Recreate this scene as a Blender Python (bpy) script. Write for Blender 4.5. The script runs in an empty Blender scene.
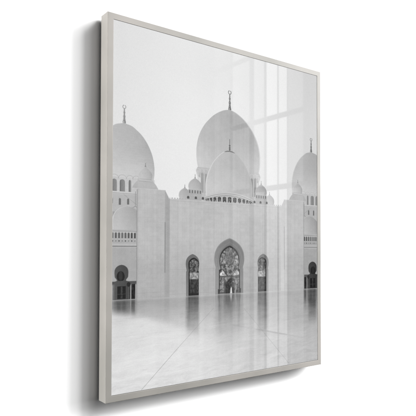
import bpy, bmesh, math
import numpy as np
from mathutils import Vector, Matrix

sc = bpy.context.scene
C = sc.collection
rng = np.random.default_rng(7)

# ------------------------------------------------------------------ sizes (metres)
W, H, DEPTH, FACE = 0.80, 1.00, 0.0386, 0.0164      # outer width, height, depth, face width
GAP, RECESS = 0.0003, 0.0007
HANG = 0.0075                                       # the frame hangs this far off the wall                        # shadow gap round the print, print set back

# ------------------------------------------------------------------ materials
def new_mat(name):
    m = bpy.data.materials.new(name); m.use_nodes = True
    nt = m.node_tree
    return m, nt, nt.nodes['Principled BSDF']

def wall_material():
    m, nt, b = new_mat('white_plaster')
    b.inputs['Base Color'].default_value = (0.72, 0.72, 0.72, 1)
    b.inputs['Roughness'].default_value = 0.9
    b.inputs['Specular IOR Level'].default_value = 0.15
    tc = nt.nodes.new('ShaderNodeTexCoord')
    n = nt.nodes.new('ShaderNodeTexNoise'); n.inputs['Scale'].default_value = 260; n.inputs['Detail'].default_value = 4
    bp = nt.nodes.new('ShaderNodeBump'); bp.inputs['Strength'].default_value = 0.05; bp.inputs['Distance'].default_value = 0.001
    nt.links.new(tc.outputs['Object'], n.inputs['Vector'])
    nt.links.new(n.outputs['Fac'], bp.inputs['Height'])
    nt.links.new(bp.outputs['Normal'], b.inputs['Normal'])
    return m

def frame_material():
    m, nt, b = new_mat('champagne_aluminium')
    tc = nt.nodes.new('ShaderNodeTexCoord')
    mp = nt.nodes.new('ShaderNodeMapping'); mp.inputs['Scale'].default_value = (.7, .7, .7)
    n = nt.nodes.new('ShaderNodeTexNoise'); n.inputs['Scale'].default_value = 6; n.inputs['Detail'].default_value = 5
    r = nt.nodes.new('ShaderNodeValToRGB')
    r.color_ramp.elements[0].position = 0.3; r.color_ramp.elements[0].color = FRAME_A
    r.color_ramp.elements[1].position = 0.7; r.color_ramp.elements[1].color = FRAME_B
    nt.links.new(tc.outputs['Object'], mp.inputs['Vector'])
    nt.links.new(mp.outputs['Vector'], n.inputs['Vector'])
    nt.links.new(n.outputs['Fac'], r.inputs['Fac'])
    nt.links.new(r.outputs['Color'], b.inputs['Base Color'])
    b.inputs['Metallic'].default_value = 0.1
    b.inputs['Specular IOR Level'].default_value = 0.17
    b.inputs['Roughness'].default_value = 0.62
    return m
FRAME_A = (0.130, 0.127, 0.116, 1); FRAME_B = (0.190, 0.180, 0.167, 1)  # dull and highlight tones: noise between them paints soft reflections on the rails

def plain(name, col, rough=0.7):
    m, nt, b = new_mat(name)
    b.inputs['Roughness'].default_value = rough
    n = nt.nodes.new('ShaderNodeTexNoise'); n.inputs['Scale'].default_value = 90
    r = nt.nodes.new('ShaderNodeValToRGB')
    r.color_ramp.elements[0].color = (*[c * 0.85 for c in col], 1)
    r.color_ramp.elements[1].color = (*[min(1, c * 1.15) for c in col], 1)
    nt.links.new(n.outputs['Fac'], r.inputs['Fac'])
    nt.links.new(r.outputs['Color'], b.inputs['Base Color'])
    return m

def print_material():
    m, nt, b = new_mat('acrylic_face_print')
    a = nt.nodes.new('ShaderNodeAttribute'); a.attribute_name = 'ink'
    nt.links.new(a.outputs['Color'], b.inputs['Base Color'])
    b.inputs['Roughness'].default_value = 0.024
    b.inputs['IOR'].default_value = 1.5
    return m

# ------------------------------------------------------------------ the wall
def link(name, me, mat, parent=None):
    o = bpy.data.objects.new(name, me); C.objects.link(o)
    if mat: me.materials.append(mat)
    if parent: o.parent = parent
    return o

WY = DEPTH + HANG
me = bpy.data.meshes.new('wall')
me.from_pydata([(-14, WY, -8), (16, WY, -8), (16, WY, 9), (-14, WY, 9),
                (-14, WY + .1, -8), (16, WY + .1, -8), (16, WY + .1, 9), (-14, WY + .1, 9)], [],
               [(0, 1, 2, 3), (4, 7, 6, 5), (0, 4, 5, 1), (3, 2, 6, 7), (0, 3, 7, 4), (1, 5, 6, 2)])
wall = link('wall', me, wall_material())
wall['kind'] = 'structure'; wall['label'] = 'plain bright white wall behind the framed print'

# ------------------------------------------------------------------ framed picture
root = bpy.data.objects.new('framed_picture', None); C.objects.link(root)
root.empty_display_size = 0.1
root.location = (W / 2, DEPTH - 0.0004, 0)
root['label'] = 'black and white domed mosque print in a slim champagne metal frame'
root['category'] = 'framed picture'
OFF = Vector(root.location)

def frame_mesh():
    """mitred rails swept round the rectangle from one closed cross-section"""
    bv = 0.0007
    # section: (distance inwards from the outer edge, y)
    yb = -0.0004
    sec = [(0, DEPTH + yb), (0, bv), (bv * .3, bv * .3), (bv, 0), (FACE - bv, 0), (FACE - bv * .3, bv * .3), (FACE, bv),
           (FACE, RECESS + 0.006), (FACE - 0.004, RECESS + 0.006), (FACE - 0.004, DEPTH + yb)]
    verts, faces = [], []
    cs = [(0, 0, 1, 1), (W, 0, -1, 1), (W, H, -1, -1), (0, H, 1, -1)]
    for (x, z, sx, sz) in cs:
        for (d, y) in sec:
            verts.append((x + sx * d - OFF.x, y - OFF.y, z + sz * d))
    n = len(sec)
    for k in range(4):
        k2 = (k + 1) % 4
        for i in range(n):
            j = (i + 1) % n
            faces.append((k * n + i, k2 * n + i, k2 * n + j, k * n + j))
    me = bpy.data.meshes.new('frame'); me.from_pydata(verts, [], faces)
    bm = bmesh.new(); bm.from_mesh(me); bmesh.ops.recalc_face_normals(bm, faces=bm.faces); bm.to_mesh(me); bm.free()
    return me
link('frame', frame_mesh(), frame_material(), root)

def box_mesh(name, x0, x1, y0, y1, z0, z1):
    me = bpy.data.meshes.new(name); bm = bmesh.new()
    bmesh.ops.create_cube(bm, size=1)
    for v in bm.verts:
        v.co = Vector((x0 if v.co.x < 0 else x1, y0 if v.co.y < 0 else y1, z0 if v.co.z < 0 else z1)) - OFF
    bm.to_mesh(me); bm.free()
    return me
link('wall_cleat', box_mesh('wall_cleat', .15, W - .15, DEPTH - .012, WY - .0003, H - .16, H - .11), plain('galvanised_metal', (.3, .3, .3), .5), root)
link('backing_board', box_mesh('backing_board', FACE - .0035, W - FACE + .0035, RECESS + 0.0065, RECESS + 0.0095, FACE - .0035, H - FACE + .0035),
     plain('dark_board', (0.05, 0.048, 0.045)), root)

# ------------------------------------------------------------------ the printed photograph (tones 0..1 as printed, painted with numpy)
X0, X1 = FACE + GAP, W - FACE - GAP
T0, T1 = FACE + GAP, H - FACE - 0.0011                 # t runs down from the top of the frame
NX, NT = 900, 1130
xs = np.linspace(X0, X1, NX); ts = np.linspace(T0, T1, NT)
X, T = np.meshgrid(xs, ts)
PX = (X1 - X0) / NX
MID = 0.4015
A = X - MID

def sm(e0, e1, v):
    q = np.clip((v - e0) / (e1 - e0), 0, 1); return q * q * (3 - 2 * q)
def noise(sx, sy, seed, x=None, y=None):
    r = np.random.default_rng(seed)
    x = X if x is None else x; y = T if y is None else y
    u = np.clip(x, -1.9, 1.9) / sx + 997; v = np.clip(y, -1.9, 1.9) / sy + 997
    g = r.random((257, 257))
    iu, iv = np.floor(u).astype(int), np.floor(v).astype(int)
    fu, fv = u - iu, v - iv
    fu = fu * fu * (3 - 2 * fu); fv = fv * fv * (3 - 2 * fv)
    q = lambda a, b: g[(iv + b) % 257, (iu + a) % 257]
    return (q(0, 0) * (1 - fu) + q(1, 0) * fu) * (1 - fv) + (q(0, 1) * (1 - fu) + q(1, 1) * fu) * fv - 0.5
def fbm(sx, sy, seed, o=4, x=None, y=None):
    s = 0; a = 1
    for k in range(o):
        s = s + a * noise(sx / 2 ** k, sy / 2 ** k, seed + k, x, y); a *= .55
    return s

P = np.zeros_like(X)
def put(cov, tone):
    i = np.flatnonzero(cov.any(1)); j = np.flatnonzero(cov.any(0))
    if len(i) == 0: return
    w_ = (slice(i[0], i[-1] + 1), slice(j[0], j[-1] + 1))
    c = cov[w_]
    P[w_] = P[w_] * (1 - c) + (tone[w_] if np.ndim(tone) == 2 else tone) * c
def edge(d, soft=1.0):                               # d > 0 inside, metres
    return np.clip(d / (PX * soft) + 0.5, 0, 1)
def rect(x0, x1, t0, t1, soft=1.0):
    ex = np.clip(np.minimum(xs - x0, x1 - xs) / (PX * soft) + .5, 0, 1)
    et = np.clip(np.minimum(ts - t0, t1 - ts) / (PX * soft) + .5, 0, 1)
    return et[:, None] * ex[None, :]
def profile(cx, pts, soft=1.0, smooth=0):
    """symmetric shape from (t, halfwidth) points, smooth monotone interpolation"""
    t = np.array([p[0] for p in pts]); w = np.array([p[1] for p in pts])
    hw1 = pchip(t, w, ts)
    if smooth:
        tt = np.linspace(t[0] - .02, t[-1] + .02, 2400)
        q = pchip(t, w, np.clip(tt, t[0], t[-1])) ** 2 * (tt >= t[0])
        kk = np.hanning(smooth); kk /= kk.sum()
        q2 = np.convolve(np.pad(q, smooth, mode='edge'), kk, 'same')[smooth:-smooth]
        low_ = tt < t[0] + .010
        q = np.where(low_, q, q2)
        hw1 = np.sqrt(np.maximum(np.interp(ts, tt, q), 0))
    dw = np.gradient(hw1, ts)
    out = np.zeros_like(X)
    i = np.where((ts >= t[0]) & (ts <= t[-1]))[0]
    m = w.max() + .004
    j = np.where(abs(xs - cx) < m)[0]
    if len(i) == 0 or len(j) == 0: return out
    i0, i1, j0, j1 = i[0], i[-1] + 1, j[0], j[-1] + 1
    d = (hw1[i0:i1, None] - abs(xs[None, j0:j1] - cx)) / np.sqrt(1 + np.clip(dw[i0:i1, None], -8, 8) ** 2)
    out[i0:i1, j0:j1] = edge(d, soft)
    return out
def pchip(t, w, q):
    h = np.diff(t); dl = np.diff(w) / h
    m = np.zeros_like(w, dtype=float)
    m[1:-1] = np.where(dl[:-1] * dl[1:] > 0, 2 * dl[:-1] * dl[1:] / (dl[:-1] + dl[1:] + 1e-12), 0)
    m[0] = dl[0]; m[-1] = dl[-1]
    i = np.clip(np.searchsorted(t, q) - 1, 0, len(t) - 2)
    s = (q - t[i]) / h[i]
    return ((2 * s ** 3 - 3 * s ** 2 + 1) * w[i] + (s ** 3 - 2 * s ** 2 + s) * h[i] * m[i]
            + (-2 * s ** 3 + 3 * s ** 2) * w[i + 1] + (s ** 3 - s ** 2) * h[i] * m[i + 1])
def dome_pts(top, base, hw, bulge=0.62, neck=0.985, flat=0.0):
    """pointed onion-like dome: top at t=top, widest at `bulge` of its height"""
    pts = [(top, 0.0)]
    tm = top + (base - top) * bulge
    for k in range(1, 15):
        q = k / 14
        s = 1 - (1 - q) ** 2.15
        w = hw * (s ** 0.5 * 0.93 + s * 0.07)
        pts.append((top + (tm - top) * q ** 1.25, w))
    for k in range(1, 6):
        q = k / 5
        pts.append((tm + (base - tm) * q, hw * (1 - (1 - neck) * q ** 2)))
    return pts
def line(x0, t0, x1, t1, wd, soft=1.0):
    dx, dt = x1 - x0, t1 - t0; L = math.hypot(dx, dt)
    out, w_ = window(min(x0, x1) - wd - .004, max(x0, x1) + wd + .004, min(t0, t1) - wd - .004, max(t0, t1) + wd + .004)
    if w_ is None: return out
    x, t = X[w_], T[w_]
    s = np.clip(((x - x0) * dx + (t - t0) * dt) / L ** 2, 0, 1)
    out[w_] = edge(wd / 2 - np.hypot(x - x0 - s * dx, t - t0 - s * dt), soft)
    return out
def window(x0, x1, t0, t1):
    out = np.zeros_like(X)
    j0, j1 = np.searchsorted(xs, [x0, x1]); i0, i1 = np.searchsorted(ts, [t0, t1])
    return out, ((slice(i0, i1), slice(j0, j1)) if i1 > i0 and j1 > j0 else None)
def ell(cx, ct, rx, rt, soft=1.0):
    out, w_ = window(cx - rx - .006, cx + rx + .006, ct - rt - .006, ct + rt + .006)
    if w_ is None: return out
    q = np.hypot((X[w_] - cx) / rx, (T[w_] - ct) / rt)
    out[w_] = edge((1 - q) * min(rx, rt), soft)
    return out
def g8(v): return v / 255.0

# ---- sky
sky = g8(231) - g8(5) * sm(0.25, 0.02, T) + g8(4) * np.exp(-((X - .22) / .12) ** 2) - g8(20) * sm(.35, .75, X) + fbm(.3, .2, 3) * g8(3)
put(np.ones_like(X), sky)

def finial(cx, top, base, s=1.0, tone=g8(130)):
    """crescent, beads and spike"""
    L = base - top
    r = 0.0058 * s
    ring = edge(0.0012 * s - abs(np.hypot(X - cx, T - (top + r)) - r * .82), 1.1)
    ring *= 1 - edge(0.0019 * s - np.hypot(X - cx - .0005, T - top), 1)
    put(ring * .85, tone)
    t = top + 2 * r
    n = 6
    put(line(cx, t, cx, base, .0016 * s), tone)
    beads = [(.10, .0020, .005), (.26, .0030, .004), (.40, .0022, .006), (.53, .0036, .005), (.68, .0030, .006), (.80, .0040, .005), (.93, .0052, .006)]
    for q, rx, rt in beads:
        c = t + (base - t) * q
        put(ell(cx, c, rx * s, rt * s), tone * .92)
        put(ell(cx - rx * .35 * s, c, rx * .4 * s, rt * .6 * s) * .6, min(tone * 1.5, .85))

def small_finial(cx, top, base, tone=g8(150), w=.0018):
    put(line(cx, top, cx, base, w), tone)
    put(ell(cx, base - (base - top) * .25, w * 1.2, w * 1.6), tone)

stone = fbm(.012, .008, 11) * g8(5) + fbm(.08, .05, 15) * g8(5)
streak = noise(.006, .30, 21) * g8(5) + noise(.0022, .5, 22) * g8(4)
def blocks(h=.0105, w=.021, amt=g8(2.8)):
    row = np.floor(T / h)
    jt = np.abs((T / h) % 1 - .5) > .44
    jx = np.abs(((X / w) + .5 * (row % 2)) % 1 - .5) > .47
    cell = np.sin(np.floor(X / w + .5 * (row % 2)) * 12.9898 + row * 78.233) * 43758.5453
    return -1.0 * (jt | jx) * amt + ((cell % 1) - .5) * amt * 1.1

def shade_dome(cx, hw, top, base, base_tone, rim=0.05, side=0.04, lightdir=-1):
    u = (X - cx) / hw; v = (T - top) / (base - top)
    s = base_tone + side * lightdir * u * 1.3 + .045 * (v - .4) - .06 * np.clip(abs(u) - .55, 0, 1) * 1.4
    s = s + stone * .7
    s = s + (-g8(2.5)) * ((np.abs((v * 26) % 1 - .5)) > .42)          # courses
    return s

# ---- big left and right domes
def side_dome(sg):
    cx = MID + sg * 0.3525
    pts = [(.2815, 0), (.2825, .006), (.287, .024), (.295, .0365), (.303, .048), (.315, .060), (.328, .070), (.342, .078), (.358, .085), (.375, .0895), (.395, .092), (.412, .0915), (.428, .089), (.47, .088)]
    finial(cx, .2335, .2815, .92, g8(152) if sg < 0 else g8(112))
    bt = g8(189) if sg < 0 else g8(175)
    c = profile(cx, pts, 1, 160)
    put(c, shade_dome(cx, .092, .28, .45, bt, side=.03, lightdir=-1) + (g8(16) * sm(.32, .44, T)))
    # pale rim towards the light
    c2 = profile(cx + .0016, [(a, max(b - .0016, 0)) for a, b in pts], 1, 160)
    put(np.clip(c - c2, 0, 1) * .3, g8(208))
    # drum : arcaded gallery under the dome
    y0 = .4235
    put(rect(cx - .090, cx + .092, y0, .50), bt + g8(14) + stone - g8(6) * sm(0.0, .09, abs(X - cx)))
    for q, wq in ((-.051, .0060), (-.0275, .0072), (-.0045, .0076), (.0175, .0037), (.0370, 0), (.0530, 0)):
        ax = cx - sg * q
        d = abs(np.hypot((X - ax) * (1 if wq > .005 or not wq else 1.15), (T - .4265) * 1.25) - .0118)
        put(edge(.0010 - d) * (T < .427) * .35, g8(146))
        put(edge(.0012 - abs(d - .0022)) * (T < .427) * .25, g8(210))
        if not wq: continue
        wn = profile(ax, [(.4285, 0), (.4300, wq * .62), (.433, wq * .92), (.4385, wq), (.4605, wq)])
        put(wn, g8(138) + g8(8) * np.clip((X - ax) / wq * -sg, -1, 1))
        put(wn * edge(.0012 - abs(X - ax - sg * (wq - .0018))), g8(112))
    put(rect(cx - .09, cx + .092, .4615, .4635) * .5, g8(214))
    put(rect(cx - .09, cx + .092, .4640, .4662) * .5, g8(150))
    return cx
for sg in (-1, 1): side_dome(sg)

def corner_block(sg):
    """everything between the outer pylon and the picture edge, below the big dome"""
    lo, hi = (X0, MID - .312) if sg < 0 else (MID + .3165, X1)
    body = g8(186) if sg < 0 else g8(176)
    fx = lambda q: MID + sg * q                                       # q = distance from the axis
    put(rect(lo, hi, .4675, .745), body + stone + streak * .6 - g8(9) * sm(.55, .62, T))
    # stepped parapet pieces with slits and thin mast
    put(line(fx(.3525), .468, fx(.312), .4945, .0013) * .5, g8(140))
    for q, h in ((.364, .017), (.340, .015), (.387, .014)):
        put(profile(fx(q), [(.4775, 0), (.479, .0020), (.481, .0030), (.4785 + h, .0030)]) , g8(112))
    put(rect(fx(.3185) - .0007, fx(.3185) + .0007, .458, .498), g8(138))
    put(line(fx(.3185), .497, fx(.329), .5025, .0016), g8(146)); put(line(fx(.3185), .497, fx(.309), .5025, .0016), g8(146))
    put(rect(min(fx(.386), fx(.376)), max(fx(.386), fx(.376)), .5135, .526) * .55, g8(150))
    # lower small dome
    cx = fx(.3425)
    pts = [(.4985, 0), (.4998, .010), (.503, .0205), (.5085, .0295), (.516, .0365), (.5255, .0410), (.538, .0430), (.552, .0425), (.5595, .0415)]
    c = profile(cx, pts)
    inside = rect(lo, hi, .4, .745)
    put(c * inside, shade_dome(cx, .043, .498, .56, body - g8(4), side=.05))
    c2 = profile(cx + .0013, [(a, max(b - .0013, 0)) for a, b in pts])
    put(np.clip(c - c2, 0, 1) * inside * .7, g8(214))
    # drum with little arched openings
    put(rect(lo, hi, .5590, .5975), body - g8(10) + stone)
    put(rect(lo, hi, .5595, .5610) * .5, g8(206))
    put(rect(lo, hi, .5625, .5636) * .6, g8(140))
    r2 = np.random.default_rng(5)
    for k in range(8):
        q = .3195 + k * .00925
        sh = .6 + .4 * r2.random()
        hgt = .0145
        put(profile(fx(q), [(.5668, 0), (.5678, .0017), (.5692, .0025), (.5668 + hgt, .0025)]) * inside * sh, g8(72))
        put(ell(fx(q + .0046), .5665, .0032, .002) * inside * .5, g8(205))
        put(ell(fx(q), .5888, .0020, .0022) * inside * (.75 if k % 2 else .35), g8(80))
        put(rect(fx(q) - .0034, fx(q) + .0034, .5835, .5846) * inside * .4, g8(200))
    put(rect(lo, hi, .5955, .6008) , body + g8(3))
    put(rect(lo, hi, .6012, .6045), g8(140))
    put(rect(lo, hi, .6045, .6062) * .6, g8(205))
    put(rect(lo, hi, .6062, .745), body - g8(12) + stone + streak * .6)
for sg in (-1, 1): corner_block(sg)

# ---- small turret beside each big dome (in front of it)
def turret(sg):
    cx = MID + sg * .2885
    b = g8(186) if sg < 0 else g8(178)
    # stepped shoulder roof below it
    sh = [(.424, .021), (.428, .0235), (.433, .029), (.439, .0345), (.4485, .0405)]
    put(profile(cx, sh), b - g8(3) + stone)
    put(rect(min(MID + sg * .312, cx), max(MID + sg * .312, cx), .425, .50), b + stone)
    small_finial(cx, .3805, .3925, g8(140))
    pts = [(.3895, 0), (.3915, .0022), (.395, .0070), (.399, .0125), (.4035, .0170), (.4085, .0203), (.414, .0212), (.419, .0203), (.4225, .0190), (.4262, .0190)]
    c = profile(cx, pts)
    put(c, shade_dome(cx, .021, .39, .427, b + g8(2), side=.04))
    c2 = profile(cx + .0011, [(a, max(q - .0011, 0)) for a, q in pts])
    put(np.clip(c - c2, 0, 1) * .35, g8(210))
    put(rect(cx - .0190, cx + .0190, .4228, .4240) * .6, g8(150))
    put(rect(cx - .0205, cx + .0205, .4262, .4285) * .6, g8(202))
    put(rect(cx - .0205, cx + .0205, .4285, .4296) * .6, g8(142))
for sg in (-1, 1): turret(sg)

# ---- great central dome and its arcaded shoulder
finial(MID, .1335, .1935, 1.10, g8(124))
Cp = [(.1925, 0), (.1935, .008), (.1975, .0235), (.2035, .037), (.211, .0510), (.2205, .0645), (.2315, .0765), (.244, .0890), (.258, .0995), (.272, .1080), (.287, .1145), (.305, .1195), (.323, .1220), (.340, .1222), (.357, .1205), (.374, .1165), (.384, .1135)]
c = profile(MID, Cp, 1, 160)
u = (X - MID) / .122
put(c, g8(183) - g8(5) * u + stone * .8 + g8(18) * sm(.27, .38, T) - g8(6) * (1 - u * u) - g8(10) * np.clip(u - .55, 0, 1) + g8(7) * np.exp(-((u + .35) / .3) ** 2 - ((T - .26) / .04) ** 2) - g8(2.2) * (np.abs((T / .0047) % 1 - .5) > .40) + g8(6) * np.clip(-u - .6, 0, 1)
    - g8(7) * np.exp(-((X - MID - .03) / .05) ** 2 - ((T - .22) / .03) ** 2) + streak * .9)
c2 = profile(MID - .0019, [(a, max(b - .0019, 0)) for a, b in Cp], 1, 160)
put(np.clip(c - c2, 0, 1) * .6, g8(212))
# drum behind : bulging arcade left and right of the front dome
Dp = [(.3735, .1165), (.378, .1200), (.386, .1225), (.393, .1205), (.400, .1165), (.4055, .1080), (.47, .1070)]
put(profile(MID, Dp), g8(190) + stone)
for sg in (-1, 1):
    for k, (q, wq) in enumerate(((.1135, .0042), (.1015, .0052), (.0875, .006))):
        t0 = .3865 + .002 * k
        put(profile(MID + sg * q, [(t0, 0), (t0 + .003, wq * .6), (t0 + .007, wq), (.447, wq)]) * (.55 if k else .25), g8(140 if sg < 0 else 126))
        put(rect(MID + sg * (q - sg * 0 + wq) - .0012, MID + sg * (q + wq) + .0012, t0 + .006, .447) * .55, g8(214))
    for k in range(3):
        d = abs(np.hypot(X - MID - sg * (.116 - .014 * k), (T - .385) * 1.3) - .0085)
        put(edge(.0009 - d) * (T < .388) * c.__class__(c.shape) * 0 + edge(.0009 - d) * (T < .388) * .5, g8(214))
    # sculpted bracket under the rim
    put(ell(MID + sg * .1165, .3925, .0055, .0085) * .6, g8(208))

# ---- front dome
small_finial(MID, .2815, .318, g8(112), .0022)
for q in (.30, .306, .312):
    put(ell(MID, q, .0032, .0028), g8(108))
Fp = [(.3155, 0), (.3165, .010), (.3200, .0215), (.3255, .0312), (.3330, .0412), (.3430, .0520), (.3540, .0617), (.3665, .0702), (.3800, .0770), (.3945, .0835), (.4100, .0880), (.4270, .0900), (.4440, .0895), (.4560, .0885)]
c = profile(MID, Fp, 1, 160)
u = (X - MID) / .09
put(c, g8(186) - g8(9) * u + stone * .8 + g8(9) * sm(.36, .44, T) - g8(2.2) * (np.abs((T / .0042) % 1 - .5) > .40) - g8(5) * np.exp(-((u - .35) / .3) ** 2) + streak * .9)
cl = profile(MID + .0018, [(a, max(b - .0018, 0)) for a, b in Fp], 1, 160)
put(np.clip(c - cl, 0, 1) * .6, g8(222))
cr = profile(MID - .0012, [(a, max(b - .0012, 0)) for a, b in Fp], 1, 160)
put(np.clip(c - cr, 0, 1) * .3, g8(208))
cap = profile(MID, [(.3150, 0), (.3160, .0085), (.3185, .0165), (.3212, .0225)]) * edge(.0022 - abs(T - (.3165 + 9.5 * (X - MID) ** 2)), 1)
put(cap * .85, g8(112))

# ring cornice and window drum below the front dome
curve = 2.05 * (X - MID) ** 2                       # sags towards both sides
RT = .4395 + curve
drum = edge(.0935 - abs(X - MID)) * edge(T - RT) * (T < .475)
put(drum, g8(184) + stone)
put(drum * edge(.0020 - abs(T - RT - .0022)), g8(199))
put(drum * edge(.0008 - abs(T - RT - .0050)), g8(162))
put(drum * edge(.0016 - abs(T - RT - .0078)), g8(197))
put(drum * edge(.0007 - abs(T - RT - .0104)), g8(148))
for k in range(-7, 8):
    ang = k * .222
    ax = MID + .0895 * math.sin(ang) if abs(ang) < 1.5 else None
    if ax is None: continue
    wq = .0062 * math.cos(ang) + .0006
    t0 = .4535 + 1.15 * (ax - MID) ** 2
    put(profile(ax, [(t0 - .0014, 0), (t0 - .0004, wq * .8), (t0 + .003, wq * 1.35), (.4735, wq * 1.35)]) * .4, g8(200))
    wn = profile(ax, [(t0, 0), (t0 + .0012, wq * .65), (t0 + .0035, wq), (.4710, wq)])
    put(wn, g8(86) + fbm(.002, .002, 40 + k, 2) * .25)
    put(wn * edge(.0006 - abs(X - ax)) * .5, g8(130))
    put(wn * edge(.0005 - abs(T - t0 - .0075)) * .5, g8(136))

# ---- four little domes beside the drum
def little(sg, q, tip, top, hw, wide, base, windows, b):
    cx = MID + sg * q
    small_finial(cx, tip, top + .003, g8(150))
    n = wide - top
    pts = [(top, 0), (top + n * .05, hw * .12), (top + n * .15, hw * .34), (top + n * .32, hw * .62), (top + n * .55, hw * .86), (top + n * .8, hw * .975), (wide, hw), (base, hw * .90)]
    c = profile(cx, pts)
    put(c, shade_dome(cx, hw, top, base, b, side=.035))
    cc = profile(cx + .0010, [(a, max(w_ - .0010, 0)) for a, w_ in pts])
    put(np.clip(c - cc, 0, 1) * .5, g8(212))
    put(rect(cx - hw * .98, cx + hw * .98, base, .4725), b - g8(4) + stone)
    put(rect(cx - hw * .98, cx + hw * .98, base, base + .0012) * .6, g8(206))
    if windows:
        for k in range(5):
            ax = cx + hw * (-.78 + .39 * k)
            put(profile(ax, [(base + .0020, 0), (base + .0030, .0012), (base + .0042, .0018), (base + .0110, .0018)]), g8(110))
    return cx
for sg in (-1, 1):
    b = g8(181) if sg < 0 else g8(178)
    little(sg, .1615, .4290, .4370, .0205, .4590, .4680, False, b)
    little(sg, .1262, .3970, .4070, .0238, .4330, .4395, True, b)
    for q in (.1235, .1500, .0985):
        put(profile(MID + sg * q, [(.4590, 0), (.4605, .0026), (.4625, .0040), (.4668, .0040)]), g8(92))
    put(rect(min(MID + sg * .0995, MID + sg * .1495), max(MID + sg * .0995, MID + sg * .1495), .4560, .4572) * .4, g8(205))

# ---- main facade
FT = .4705
fac = rect(MID - .2135, MID + .2115, FT, .7420)
merlon = edge(np.minimum(.0022 - np.abs((X / .0088) % 1 - .5) * .0088, T - .4672)) * (T < .4712) * ((abs(A) > .0) & (abs(A) < .2125))
put(merlon * .85, g8(176))
side = -g8(5) * A / .2
put(fac, g8(187) + side + stone * 1.1 + streak * 1.2 + blocks() - g8(10) * sm(.56, .72, T) - g8(4) * sm(.0, .1, A) * sm(.49, .55, T))
put(rect(MID - .2135, MID + .2115, FT, FT + .0012) * .6, g8(204))
put(rect(MID - .2135, MID + .2115, FT + .0050, FT + .0060) * .5, g8(160))
put(rect(MID - .2135, MID + .2115, .6655, .6668) * .35, g8(150))
put(rect(MID - .2135, MID + .2115, .7335, .7345) * .4, g8(158))
# low returns joining facade and pylons
for sg in (-1, 1):
    lo, hi = sorted((MID + sg * .2115, MID + sg * .2270))
    tt = .4485 + (1 - np.clip((MID + sg * .2270 - X) * sg / .0155, 0, 1)) * 0 + np.clip((MID + sg * .2265 - X) * sg / .0135, 0, 1) * .0225
    put(edge(T - tt) * (X > lo) * (X < hi) * (T < .742), g8(170 if sg < 0 else 182) + stone + streak)
    # pylon
    lo, hi = sorted((MID + sg * .2255, MID + sg * (.3135 if sg < 0 else .3165)))
    pb = g8(190) if sg < 0 else g8(182)
    put(rect(lo, hi, .4485, .7425), pb + stone * 1.1 + streak * 1.1 + blocks(.0125, .03) - g8(11) * sm(.56, .70, T))
    put(rect(lo, hi, .4485, .4500) * .6, g8(206))
    put(rect(lo, hi, .7260, .7272) * .5, g8(160))
    put(rect(lo, hi, .5060, .5066) * .3, g8(165))
    g0 = MID + sg * .2262
    put(rect(g0 - .0011, g0 + .0011, .536, .674) * .8, g8(124))
    put(rect(g0 - .0008, g0 + .0008, .448, .536) * .35, g8(150))
    put(rect(g0 - .0008, g0 + .0008, .674, .742) * .35, g8(150))
    e0 = MID + sg * (.3135 if sg < 0 else .3165)
    put(rect(e0 - .0010, e0 + .0010, .452, .742) * .65, g8(132))

# ---- arches
def keyhole(cx, top, wide, hw, waist, wt, foot, fw, base, tip=.0):
    """pointed horseshoe arch: point, round head, pinched waist, straight jambs"""
    n = wide - top
    return [(top, 0)] + [(top + n * a_, hw * b_) for a_, b_ in ([(.025, .10), (.06, .21), (.15, .43), (.30, .67), (.48, .845), (.74, .97)] if not tip else
            [(.02, .13), (.06, .30), (.15, .52), (.30, .735), (.50, .90), (.75, .985)])] + [(wide, hw),
            (wide + (waist - wide) * .5, hw * .965), (waist - .0012, wt), (waist, wt), (waist + .003, fw), (base, fw)]
def lattice(seed, sc_=.0048, dark=g8(84), lightv=g8(196), amt=.55):
    r = np.random.default_rng(seed)
    wx = fbm(.010, .010, seed, 3) * .010; wy = fbm(.010, .010, seed + 9, 3) * .010
    f = np.abs(noise(sc_, sc_, seed + 20, X + wx, T + wy)) 
    veins = np.clip(1 - f / .085, 0, 1)
    f2 = np.clip(noise(sc_ * .8, sc_ * .8, seed + 31, X + wy, T + wx) * 3.2, 0, 1)
    return dark + (lightv - dark) * np.clip(veins * amt + f2 * .45, 0, 1)

def scrolls(mask, x0, x1, t0, t1, n, seed, tone, r0=.0022, r1=.0048, wd=.0011, a=.8):
    """arabesque metalwork: many small curls and leaves"""
    r = np.random.default_rng(seed)
    for k in range(n):
        x, t = r.uniform(x0, x1), r.uniform(t0, t1); rad = r.uniform(r0, r1); ph = r.uniform(0, 6.28)
        out, w_ = window(x - rad - .003, x + rad + .003, t - rad - .003, t + rad + .003)
        if w_ is None: continue
        dx, dt = X[w_] - x, T[w_] - t; rr = np.hypot(dx, dt); an = (np.arctan2(dt, dx) + ph) % 6.2832
        spiral = rad * (.45 + .55 * an / 6.2832)
        out[w_] = edge(wd / 2 - abs(rr - spiral), 1.2) * (an > .7)
        tn = tone * r.uniform(.8, 1.15)
        put(out * mask * a, tn)
        put(ell(x, t, rad * .26, rad * .26) * mask * a, tn)
def lattice2(seed, base):
    return base + fbm(.005, .005, seed, 3) * g8(34)
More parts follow.
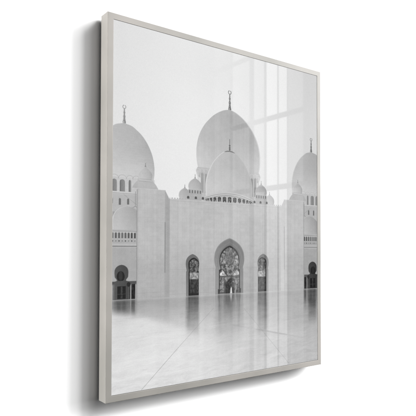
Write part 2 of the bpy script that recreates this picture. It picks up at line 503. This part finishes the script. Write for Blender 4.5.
# central portal
gp = keyhole(MID, .5770, .6400, .0575, .6660, .0520, .74, .0535, .7415)
c = profile(MID, gp)
put(c, g8(124) + g8(16) * sm(.60, .70, T) - g8(10) * (X - MID) / .05 + stone)
c2 = profile(MID, [(a + .0018, max(b - .0020, 0)) for a, b in gp]); put(np.clip(c - c2, 0, 1) * .55, g8(150))
for off, tn, st in ((.008, g8(142), .35), (.0125, g8(104), .5)):
    q1 = profile(MID, [(a + off * 1.1, max(b - off, 0)) for a, b in gp]); q2 = profile(MID, [(a + off * 1.1 + .0016, max(b - off - .0016, 0)) for a, b in gp])
    put(np.clip(q1 - q2, 0, 1) * st * (T < .7415), tn)
streak = streak
ip = keyhole(MID, .5985, .6455, .0385, .6680, .0345, .74, .0400, .7400)
ci = profile(MID, ip)
put(ci, g8(56))
ip2 = [(a + .0042, max(b - .0030, 0)) for a, b in ip]
cj = profile(MID, ip2) * (T < .7395)
put(cj, lattice2(70, g8(86)))
scrolls(cj, MID - .037, MID + .037, .600, .688, 170, 71, g8(186))
# rosette in the head
put(cj * ell(MID, .6340, .0165, .0185, 3) * .9, g8(118) + fbm(.004, .004, 80, 3) * .16)
dd = np.abs(np.hypot(X - MID, (T - .6340) * .9) - .0195)
put(cj * edge(.0012 - dd, 1.4) * .5, g8(84))
# transom and bright spandrels
for sg in (-1, 1):
    tri = cj * edge(np.minimum((.6885 - T), (T - .6700) - abs(A - sg * .0275) * 1.15), 3)
    put(tri * (.55 + 1.1 * np.clip(noise(.0022, .0022, 99), -.4, .4)), g8(228))
put(cj * rect(MID - .038, MID + .038, .6885, .6905) * .75, g8(70))
put(cj * rect(MID - .038, MID + .038, .6905, .6925) * .35, g8(150))
low = cj * edge(T - .6925)
put(low, lattice2(90, g8(84)))
scrolls(low, MID - .038, MID + .038, .694, .737, 105, 91, g8(172), .0024, .0055)
# dark garden seen through the door
blob = np.exp(-((X - MID + .001 + .006 * np.sin(T * 160)) / .0085) ** 2) * sm(.690, .704, T) * (1 - .55 * sm(.722, .730, T))
put(cj * np.clip(blob * 1.9, 0, 1) * .95, g8(50) + fbm(.004, .004, 95) * .2)
put(cj * np.exp(-((X - MID + .013) / .008) ** 2 - ((T - .731) / .009) ** 2) * .8, g8(52))
put(cj * np.exp(-((X - MID - .015) / .005) ** 2 - ((T - .726) / .010) ** 2) * .8, g8(48))
for dx in (-.0315, .0315, -.02, .0205):
    put(cj * rect(MID + dx - .0007, MID + dx + .0007, .692, .738) * .5, g8(60))
put(rect(MID - .0435, MID - .0365, .7270, .7405), g8(66)); put(rect(MID + .0370, MID + .0440, .7270, .7405), g8(66))
put(cj * rect(MID - .04, MID + .04, .7360, .7400) * .6, g8(78))
# figure in a white robe standing at the door
put(profile(MID + .0062, [(.7210, .0010), (.7232, .0018), (.7240, .0014), (.7262, .0026), (.7330, .0030), (.7412, .0042)]), g8(214))
put(ell(MID + .0062, .7218, .0015, .0019), g8(120))
for dx, tn, hh in ((.0128, 46, .020), (.0165, 54, .017), (.0215, 150, .013), (-.0025, 46, .019), (-.0070, 60, .016), (-.0115, 50, .014), (-.0170, 70, .012)):
    put(profile(MID + dx, [(.7412 - hh, .0006), (.7412 - hh + .0012, .0013), (.7412 - hh + .0026, .0010), (.7412 - hh + .0042, .0021), (.7380, .0024), (.7412, .0020)]), g8(tn))

def niche(sg):
    cx = MID + sg * .1343
    np_ = keyhole(cx, .6235, .6500, .0232, .6705, .0205, .74, .0222, .7420)
    c = profile(cx, np_)
    put(c, g8(112) + g8(20) * sm(.64, .74, T) + stone)
    # opening seen at a slant: outer jamb visible
    ix = cx - sg * .0040
    ip = keyhole(ix, .6335, .6530, .0185, .6715, .0165, .74, .0175, .7405)
    ci = profile(ix, ip) * c
    put(ci, g8(50))
    gx = cx - sg * .0048
    ci2 = profile(gx, [(a + .004, max(b - .0015, 0)) for a, b in ip]) * c * (T < .7385)
    put(ci2, lattice2(120 + sg, g8(66)))
    scrolls(ci2, gx - .018, gx + .018, .632, .680, 42, 122 + sg, g8(150))
    put(ci2 * rect(gx - .03, gx + .03, .6765, .6950), g8(128) + fbm(.004, .004, 141, 2) * .1)
    scrolls(ci2 * rect(gx - .03, gx + .03, .6765, .6950), gx - .018, gx + .018, .677, .694, 34, 142 + sg, g8(196), .0018, .0032, .0012, .7)
    put(ci2 * rect(gx - .03, gx + .03, .6950, .7420), g8(64) + fbm(.004, .007, 150 + sg) * .16)
    for dx in (-.011, 0, .011):
        put(ci2 * rect(gx + dx - .0006, gx + dx + .0006, .695, .739) * .5, g8(100))
    put(ci * rect(cx - .03, cx + .03, .7335, .7420) * .8, g8(48))
    hd = profile(ix + sg * .0045, [(a + .004, max(b - .0035, 0)) for a, b in ip]) * ci
    put((ci - hd * ci) * (np.sign(X - ix) == sg) * (T < .672) * .8, g8(48))
    put(ci * edge(.0022 - np.abs(X - ix - sg * .0155)) * .7, g8(46))
for sg in (-1, 1): niche(sg)

def outer_gate(sg):
    cx = MID + sg * .3582
    lo, hi = (X0, MID - .3145) if sg < 0 else (MID + .3178, X1)
    ins = rect(lo, hi, .60, .7425)
    # portico behind : dark recess with pale columns
    put(ins * edge(T - .6950) * (T < .7415), g8(172))
    put(ins * rect(lo, hi, .6935, .7010), g8(88))
    put(ins * rect(lo, hi, .7010, .7030) * .6, g8(120))
    for q, wq, tn in ((.3232, .0056, 46), (.3345, .0022, 66), (.3395, .0016, 96), (.3292, .0010, 96), (.3770, .0022, 70), (.3815, .0014, 100)):
        put(ins * rect(MID + sg * q - wq, MID + sg * q + wq, .7010, .7405), g8(tn) + fbm(.003, .006, 170) * .08)
    kp = keyhole(cx, .6505, .6715, .0200, .6915, .0135, .74, .0212, .7405, 1)
    c = profile(cx, kp)
    put(c, g8(84 if sg < 0 else 62) + stone - g8(6) * (X - cx) / .02)
    ci = ell(cx - sg * -.0022, .6805, .0115, .0135, 1.5) * (T < .692)
    put(ci, g8(46 if sg < 0 else 36))
    ci = ell(cx + sg * .0022, .6795, .0052, .0125, 2.0) * (T < .690)
    put(ci * .8, g8(66 if sg < 0 else 48))
    put(rect(cx - .0118, cx + .0126, .7060, .7385), g8(44 if sg < 0 else 34))
    put(rect(cx - .0020, cx + .0034, .7070, .7370) * .9, g8(70 if sg < 0 else 58) + fbm(.004, .005, 180) * .12)
    put(rect(cx - .0118, cx + .0126, .7255, .7268) * .6, g8(90))
    put(ell(MID + sg * .3372, .7020, .0055, .0060, 2), g8(50))
for sg in (-1, 1): outer_gate(sg)

# ------------------------------------------------------------------ polished courtyard floor
HZ = .7418
build = P.copy()
dep = np.clip((T - HZ) / (T1 - HZ), 0, 1)
# marble : broad slanted veins, stretched with perspective
per = 1 / (dep + .10)
veinx = (X - MID) * (1 + 1.2 * per * .2); veiny = dep * .24 + .00
wob = fbm(.06, .02, 211, 3) * .010
mb = fbm(.085, .012, 201, 5, X + .4 * T, T + .05 * X + wob)
mb2 = fbm(.030, .0050, 205, 4, X + .2 * T, T + .05 * X + wob)
fine = fbm(.008, .0020, 208, 3, X, T + .05 * X + wob)
floor = g8(193) + g8(29) * sm(.02, .62, dep) - g8(33) * sm(-.16, .30, A) * sm(.03, .4, dep)
floor = floor + (mb * g8(12) + np.minimum(mb2, .1) * g8(15) + fine * g8(7)) * (0.35 + .40 * dep)
# mirror image of the building, broken up and fading with distance
rows = HZ - (T - HZ) * 1.02 + mb2 * .0025
ridx = np.clip(((rows - T0) / (T1 - T0) * (NT - 1)), 0, NT - 1)
shift = (fbm(.02, .004, 220) * 3.0).astype(int)
cols = np.clip(np.arange(NX)[None, :] + shift, 0, NX - 1)
r0 = ridx.astype(int)
mir = build[r0, cols]
def blur_v(M, n):
    K = np.cumsum(np.vstack([np.repeat(M[:1], n, 0), M, np.repeat(M[-1:], n, 0)]), 0)
    return (K[2 * n:] - K[:-2 * n]) / (2 * n)
def blur_h(M, n): return blur_v(M.T, n).T
m1 = blur_h(blur_v(mir, 9), 2); m2 = blur_h(blur_v(mir, 42), 5)
k2 = sm(.03, .25, dep)
mm = m1 * (1 - k2) + m2 * k2
refl = (mm - g8(188))
amt = .50 * (1 - sm(.04, .95, dep)) + .10 * (1 - sm(.0, .05, dep))
# wide soft dark pull of the doors
def pull(x0, x1, t_end, a, s=.006):
    m = sm(x0 - s, x0 + s, X) * sm(x1 + s, x1 - s, X)
    return m * a * (1 - sm(HZ + .01, t_end, T))
streaks = pull(.244, .289, .90, g8(34)) + pull(.512, .557, .985, g8(30)) + pull(.358, .442, .85, g8(20)) + pull(.738, .775, .905, g8(52)) + pull(.716, .728, .84, g8(40)) \
    + pull(.024, .062, .80, g8(30)) + pull(.070, .090, .80, g8(22))
# sunlit part of the courtyard on the left (the printed photograph shows its curved edge)
pe = .768 + .28 * np.clip(X - .02, 0, 1) ** 1.30 * 1.55
lit = sm(-.010, .020, T - pe) * sm(.42, .16, X)
floor = floor + refl * amt * (1 - .88 * lit) - streaks * .47 * (1 - .9 * lit) * (1 + .5 * mb2 + .9 * noise(.030, .0042, 260, X, T) * sm(.02, .2, dep))
floor = floor + lit * (g8(24) * sm(.6, .0, dep) + g8(7))
floor = floor - g8(18) * (1 - sm(.0, .34, dep)) * (1 - lit)
floor = floor + noise(.006, .6, 240) * g8(5) * sm(.15, .3, X) + noise(.02, .9, 241) * g8(4)
# slab joints
def joint(x0, t0, x1, t1, w0, a, tn):
    global floor
    l = line(x0, t0, x1, t1, w0, 1.3); floor = floor * (1 - l * a) + tn * l * a
joint(.1040, .981, .2200, .882, .0012, .55, g8(128)); joint(.2200, .882, .3420, .7810, .0011, .45, g8(140))
joint(.6490, .979, .5520, .882, .0012, .50, g8(130)); joint(.5520, .882, .4570, .7880, .0011, .45, g8(140))
joint(.342, .781, .40, .7440, .0009, .2, g8(150)); joint(.457, .788, .41, .7440, .0009, .2, g8(150))
for tj, a in ((.7560, .20), (.7680, .15), (.7900, .16), (.8350, .12)):
    joint(X0, tj, X1, tj + .001, .0009, a, g8(150))
put(edge(T - HZ, 1.2), floor)
# film grain
P = P + rng.normal(0, g8(2.2), P.shape) + noise(.0016, .0016, 300) * g8(5)
P = np.clip(P, 0.08, 0.97)

INK = 0.418                                          # paper reflectance for a printed 1.0
lin = np.where(P <= .04045, P / 12.92, ((P + .055) / 1.055) ** 2.4) * INK

def print_mesh():
    me = bpy.data.meshes.new('print')
    nv = NX * NT
    co = np.empty((nv, 3), np.float32)
    co[:, 0] = (X - OFF.x).ravel(); co[:, 1] = RECESS - OFF.y; co[:, 2] = (H - T).ravel()
    base = np.arange(nv).reshape(NT, NX)
    q = np.stack([base[1:, :-1], base[1:, 1:], base[:-1, 1:], base[:-1, :-1]], -1).reshape(-1, 4)
    # back and edges of the acrylic panel (5 mm thick)
    xa, xb, za, zb = X0 - OFF.x, X1 - OFF.x, H - T0, H - T1
    yb = RECESS + .005 - OFF.y
    ex = np.array([(xa, yb, za), (xb, yb, za), (xb, yb, zb), (xa, yb, zb)], np.float32)
    co = np.vstack([co, ex])
    tl, tr, br, bl = 0, NX - 1, nv - 1, nv - NX
    e = nv
    extra = np.array([(e, e + 1, e + 2, e + 3)])
    ring_f = []
    loops = list(q.ravel()) if False else q.ravel()
    top = base[0]; bot = base[-1]; lef = base[:, 0]; rig = base[:, -1]
    # edge strips as n-gons
    polys = [list(top) + [e + 1, e], list(bot[::-1]) + [e + 3, e + 2], list(lef[::-1]) + [e, e + 3], list(rig) + [e + 2, e + 1]]
    flat = np.concatenate([loops, extra.ravel()] + [np.array(p) for p in polys]).astype(np.int32)
    sizes = np.concatenate([np.full(len(q), 4), [4], [len(p) for p in polys]]).astype(np.int32)
    starts = np.concatenate([[0], np.cumsum(sizes)[:-1]]).astype(np.int32)
    me.vertices.add(len(co)); me.vertices.foreach_set('co', co.ravel())
    me.loops.add(len(flat)); me.loops.foreach_set('vertex_index', flat)
    me.polygons.add(len(sizes)); me.polygons.foreach_set('loop_start', starts); me.polygons.foreach_set('loop_total', sizes)
    me.update(calc_edges=True)
    me.shade_flat()
    ca = me.color_attributes.new('ink', 'FLOAT_COLOR', 'POINT')
    col = np.ones((len(co), 4), np.float32)
    col[:nv, :3] = lin.ravel()[:, None]
    col[nv:, :3] = .7
    ca.data.foreach_set('color', col.ravel())
    return me
pr = link('print', print_mesh(), print_material(), root)
pr['label'] = 'glossy black and white photo print of a white mosque mirrored in its courtyard floor'

# ------------------------------------------------------------------ lamps
def area(name, loc, target, sx, sy, radiance, col=(1, 1, 1)):
    l = bpy.data.lights.new(name, 'AREA'); l.shape = 'RECTANGLE'; l.size = sx; l.size_y = sy
    l.energy = radiance * math.pi * sx * sy; l.color = col
    o = bpy.data.objects.new(name, l); C.objects.link(o)
    o.location = loc
    d = Vector(target) - Vector(loc)
    o.rotation_euler = d.to_track_quat('-Z', 'Y').to_euler()
    return o
def polar(az, el, dist, c=(.4, 0, .5)):
    az, el = math.radians(az), math.radians(el)
    return (c[0] + dist * math.cos(el) * math.sin(az), c[1] - dist * math.cos(el) * math.cos(az), c[2] + dist * math.sin(el))
# a bank of softboxes to the upper right: (azimuth, elevation, width deg, height deg, share of the light)
CEN = Vector((.5, 0, .5)); DIST = 20.0
BANK = [(14, 36, 14, 16, .08), (36, 41, 20, 16, .26), (52, 38, 18, 20, .41), (64, 23, 14, 30, .40), (74, 13, 11, 32, .42)]
KEY = 1.62
for az, el, wd, ht, share in BANK:
    loc = Vector(polar(az, el, DIST, CEN))
    sx, sy_ = 2 * DIST * math.tan(math.radians(wd / 2)), 2 * DIST * math.tan(math.radians(ht / 2))
    cosw = abs((CEN - loc).normalized().y)
    rad = share * KEY * math.pi * DIST ** 2 / (sx * sy_ * cosw)
    area('softbox', loc, CEN, sx, sy_, rad)
area('left_fill', (-6.0, -.085, .5), (0, 0, .5), .12, 4.8, 640)  # added fill lamp near the wall plane, brightens the frame's left side

# daylight window in the side wall on the right: tall panes between glazing bars
XW = 3.0
bars = [3.05, 2.345, 1.665, .985, -.40, -1.1]
cols_ = [(3.50, 3.22, .35), (3.18, 2.91, 1.2), (2.84, 2.69, 1.9), (2.655, 2.505, 3.5), (2.485, 2.375, 3.3), (2.36, 2.17, .9)]
for (ya, yb_, rad) in cols_:
    for k in range(len(bars) - 1):
        z1, z0 = bars[k] - (.026 if k < 4 else .006), bars[k + 1] + (.026 if k != 3 else .006)
        o = area('window_pane_lamp', (XW, -(ya + yb_) / 2, (z0 + z1) / 2), (XW - 1, -(ya + yb_) / 2, (z0 + z1) / 2), 1, 1, rad)
        o.rotation_euler = (math.radians(90), 0, math.radians(90))
        o.data.size = abs(ya - yb_); o.data.size_y = z1 - z0
        o.data.energy = rad * (1 if k < 4 else .82) * math.pi * o.data.size * o.data.size_y

w = bpy.data.worlds.new('World'); sc.world = w; w.use_nodes = True
w.node_tree.nodes['Background'].inputs['Color'].default_value = (1, 1, 1, 1)
w.node_tree.nodes['Background'].inputs['Strength'].default_value = 0.012

# ------------------------------------------------------------------ camera
yaw, pitch, roll = .6376, .0226, .0019
cy, sy = math.cos(yaw), math.sin(yaw)
f = Vector((sy * math.cos(pitch), cy * math.cos(pitch), math.sin(pitch)))
r = Vector((cy, -sy, 0)); u_ = r.cross(f)
c_, s_ = math.cos(roll), math.sin(roll)
r2, u2 = r * c_ + u_ * s_, -r * s_ + u_ * c_
cam = bpy.data.cameras.new('camera'); co_ = bpy.data.objects.new('camera', cam); C.objects.link(co_)
M = Matrix((r2, u2, -f)).transposed().to_4x4(); M.translation = Vector((-.6155, -1.2639, .3894))
co_.matrix_world = M
cam.sensor_width = 36; cam.lens = 544.26 / 416 * 36
cam.shift_y = 29.2157 / 416
cam.clip_start = .01; cam.clip_end = 100
sc.camera = co_
sc.view_settings.view_transform = 'Standard'; sc.view_settings.look = 'None'
sc.view_settings.exposure = 0; sc.view_settings.gamma = 1
sc.cycles.use_denoising = True
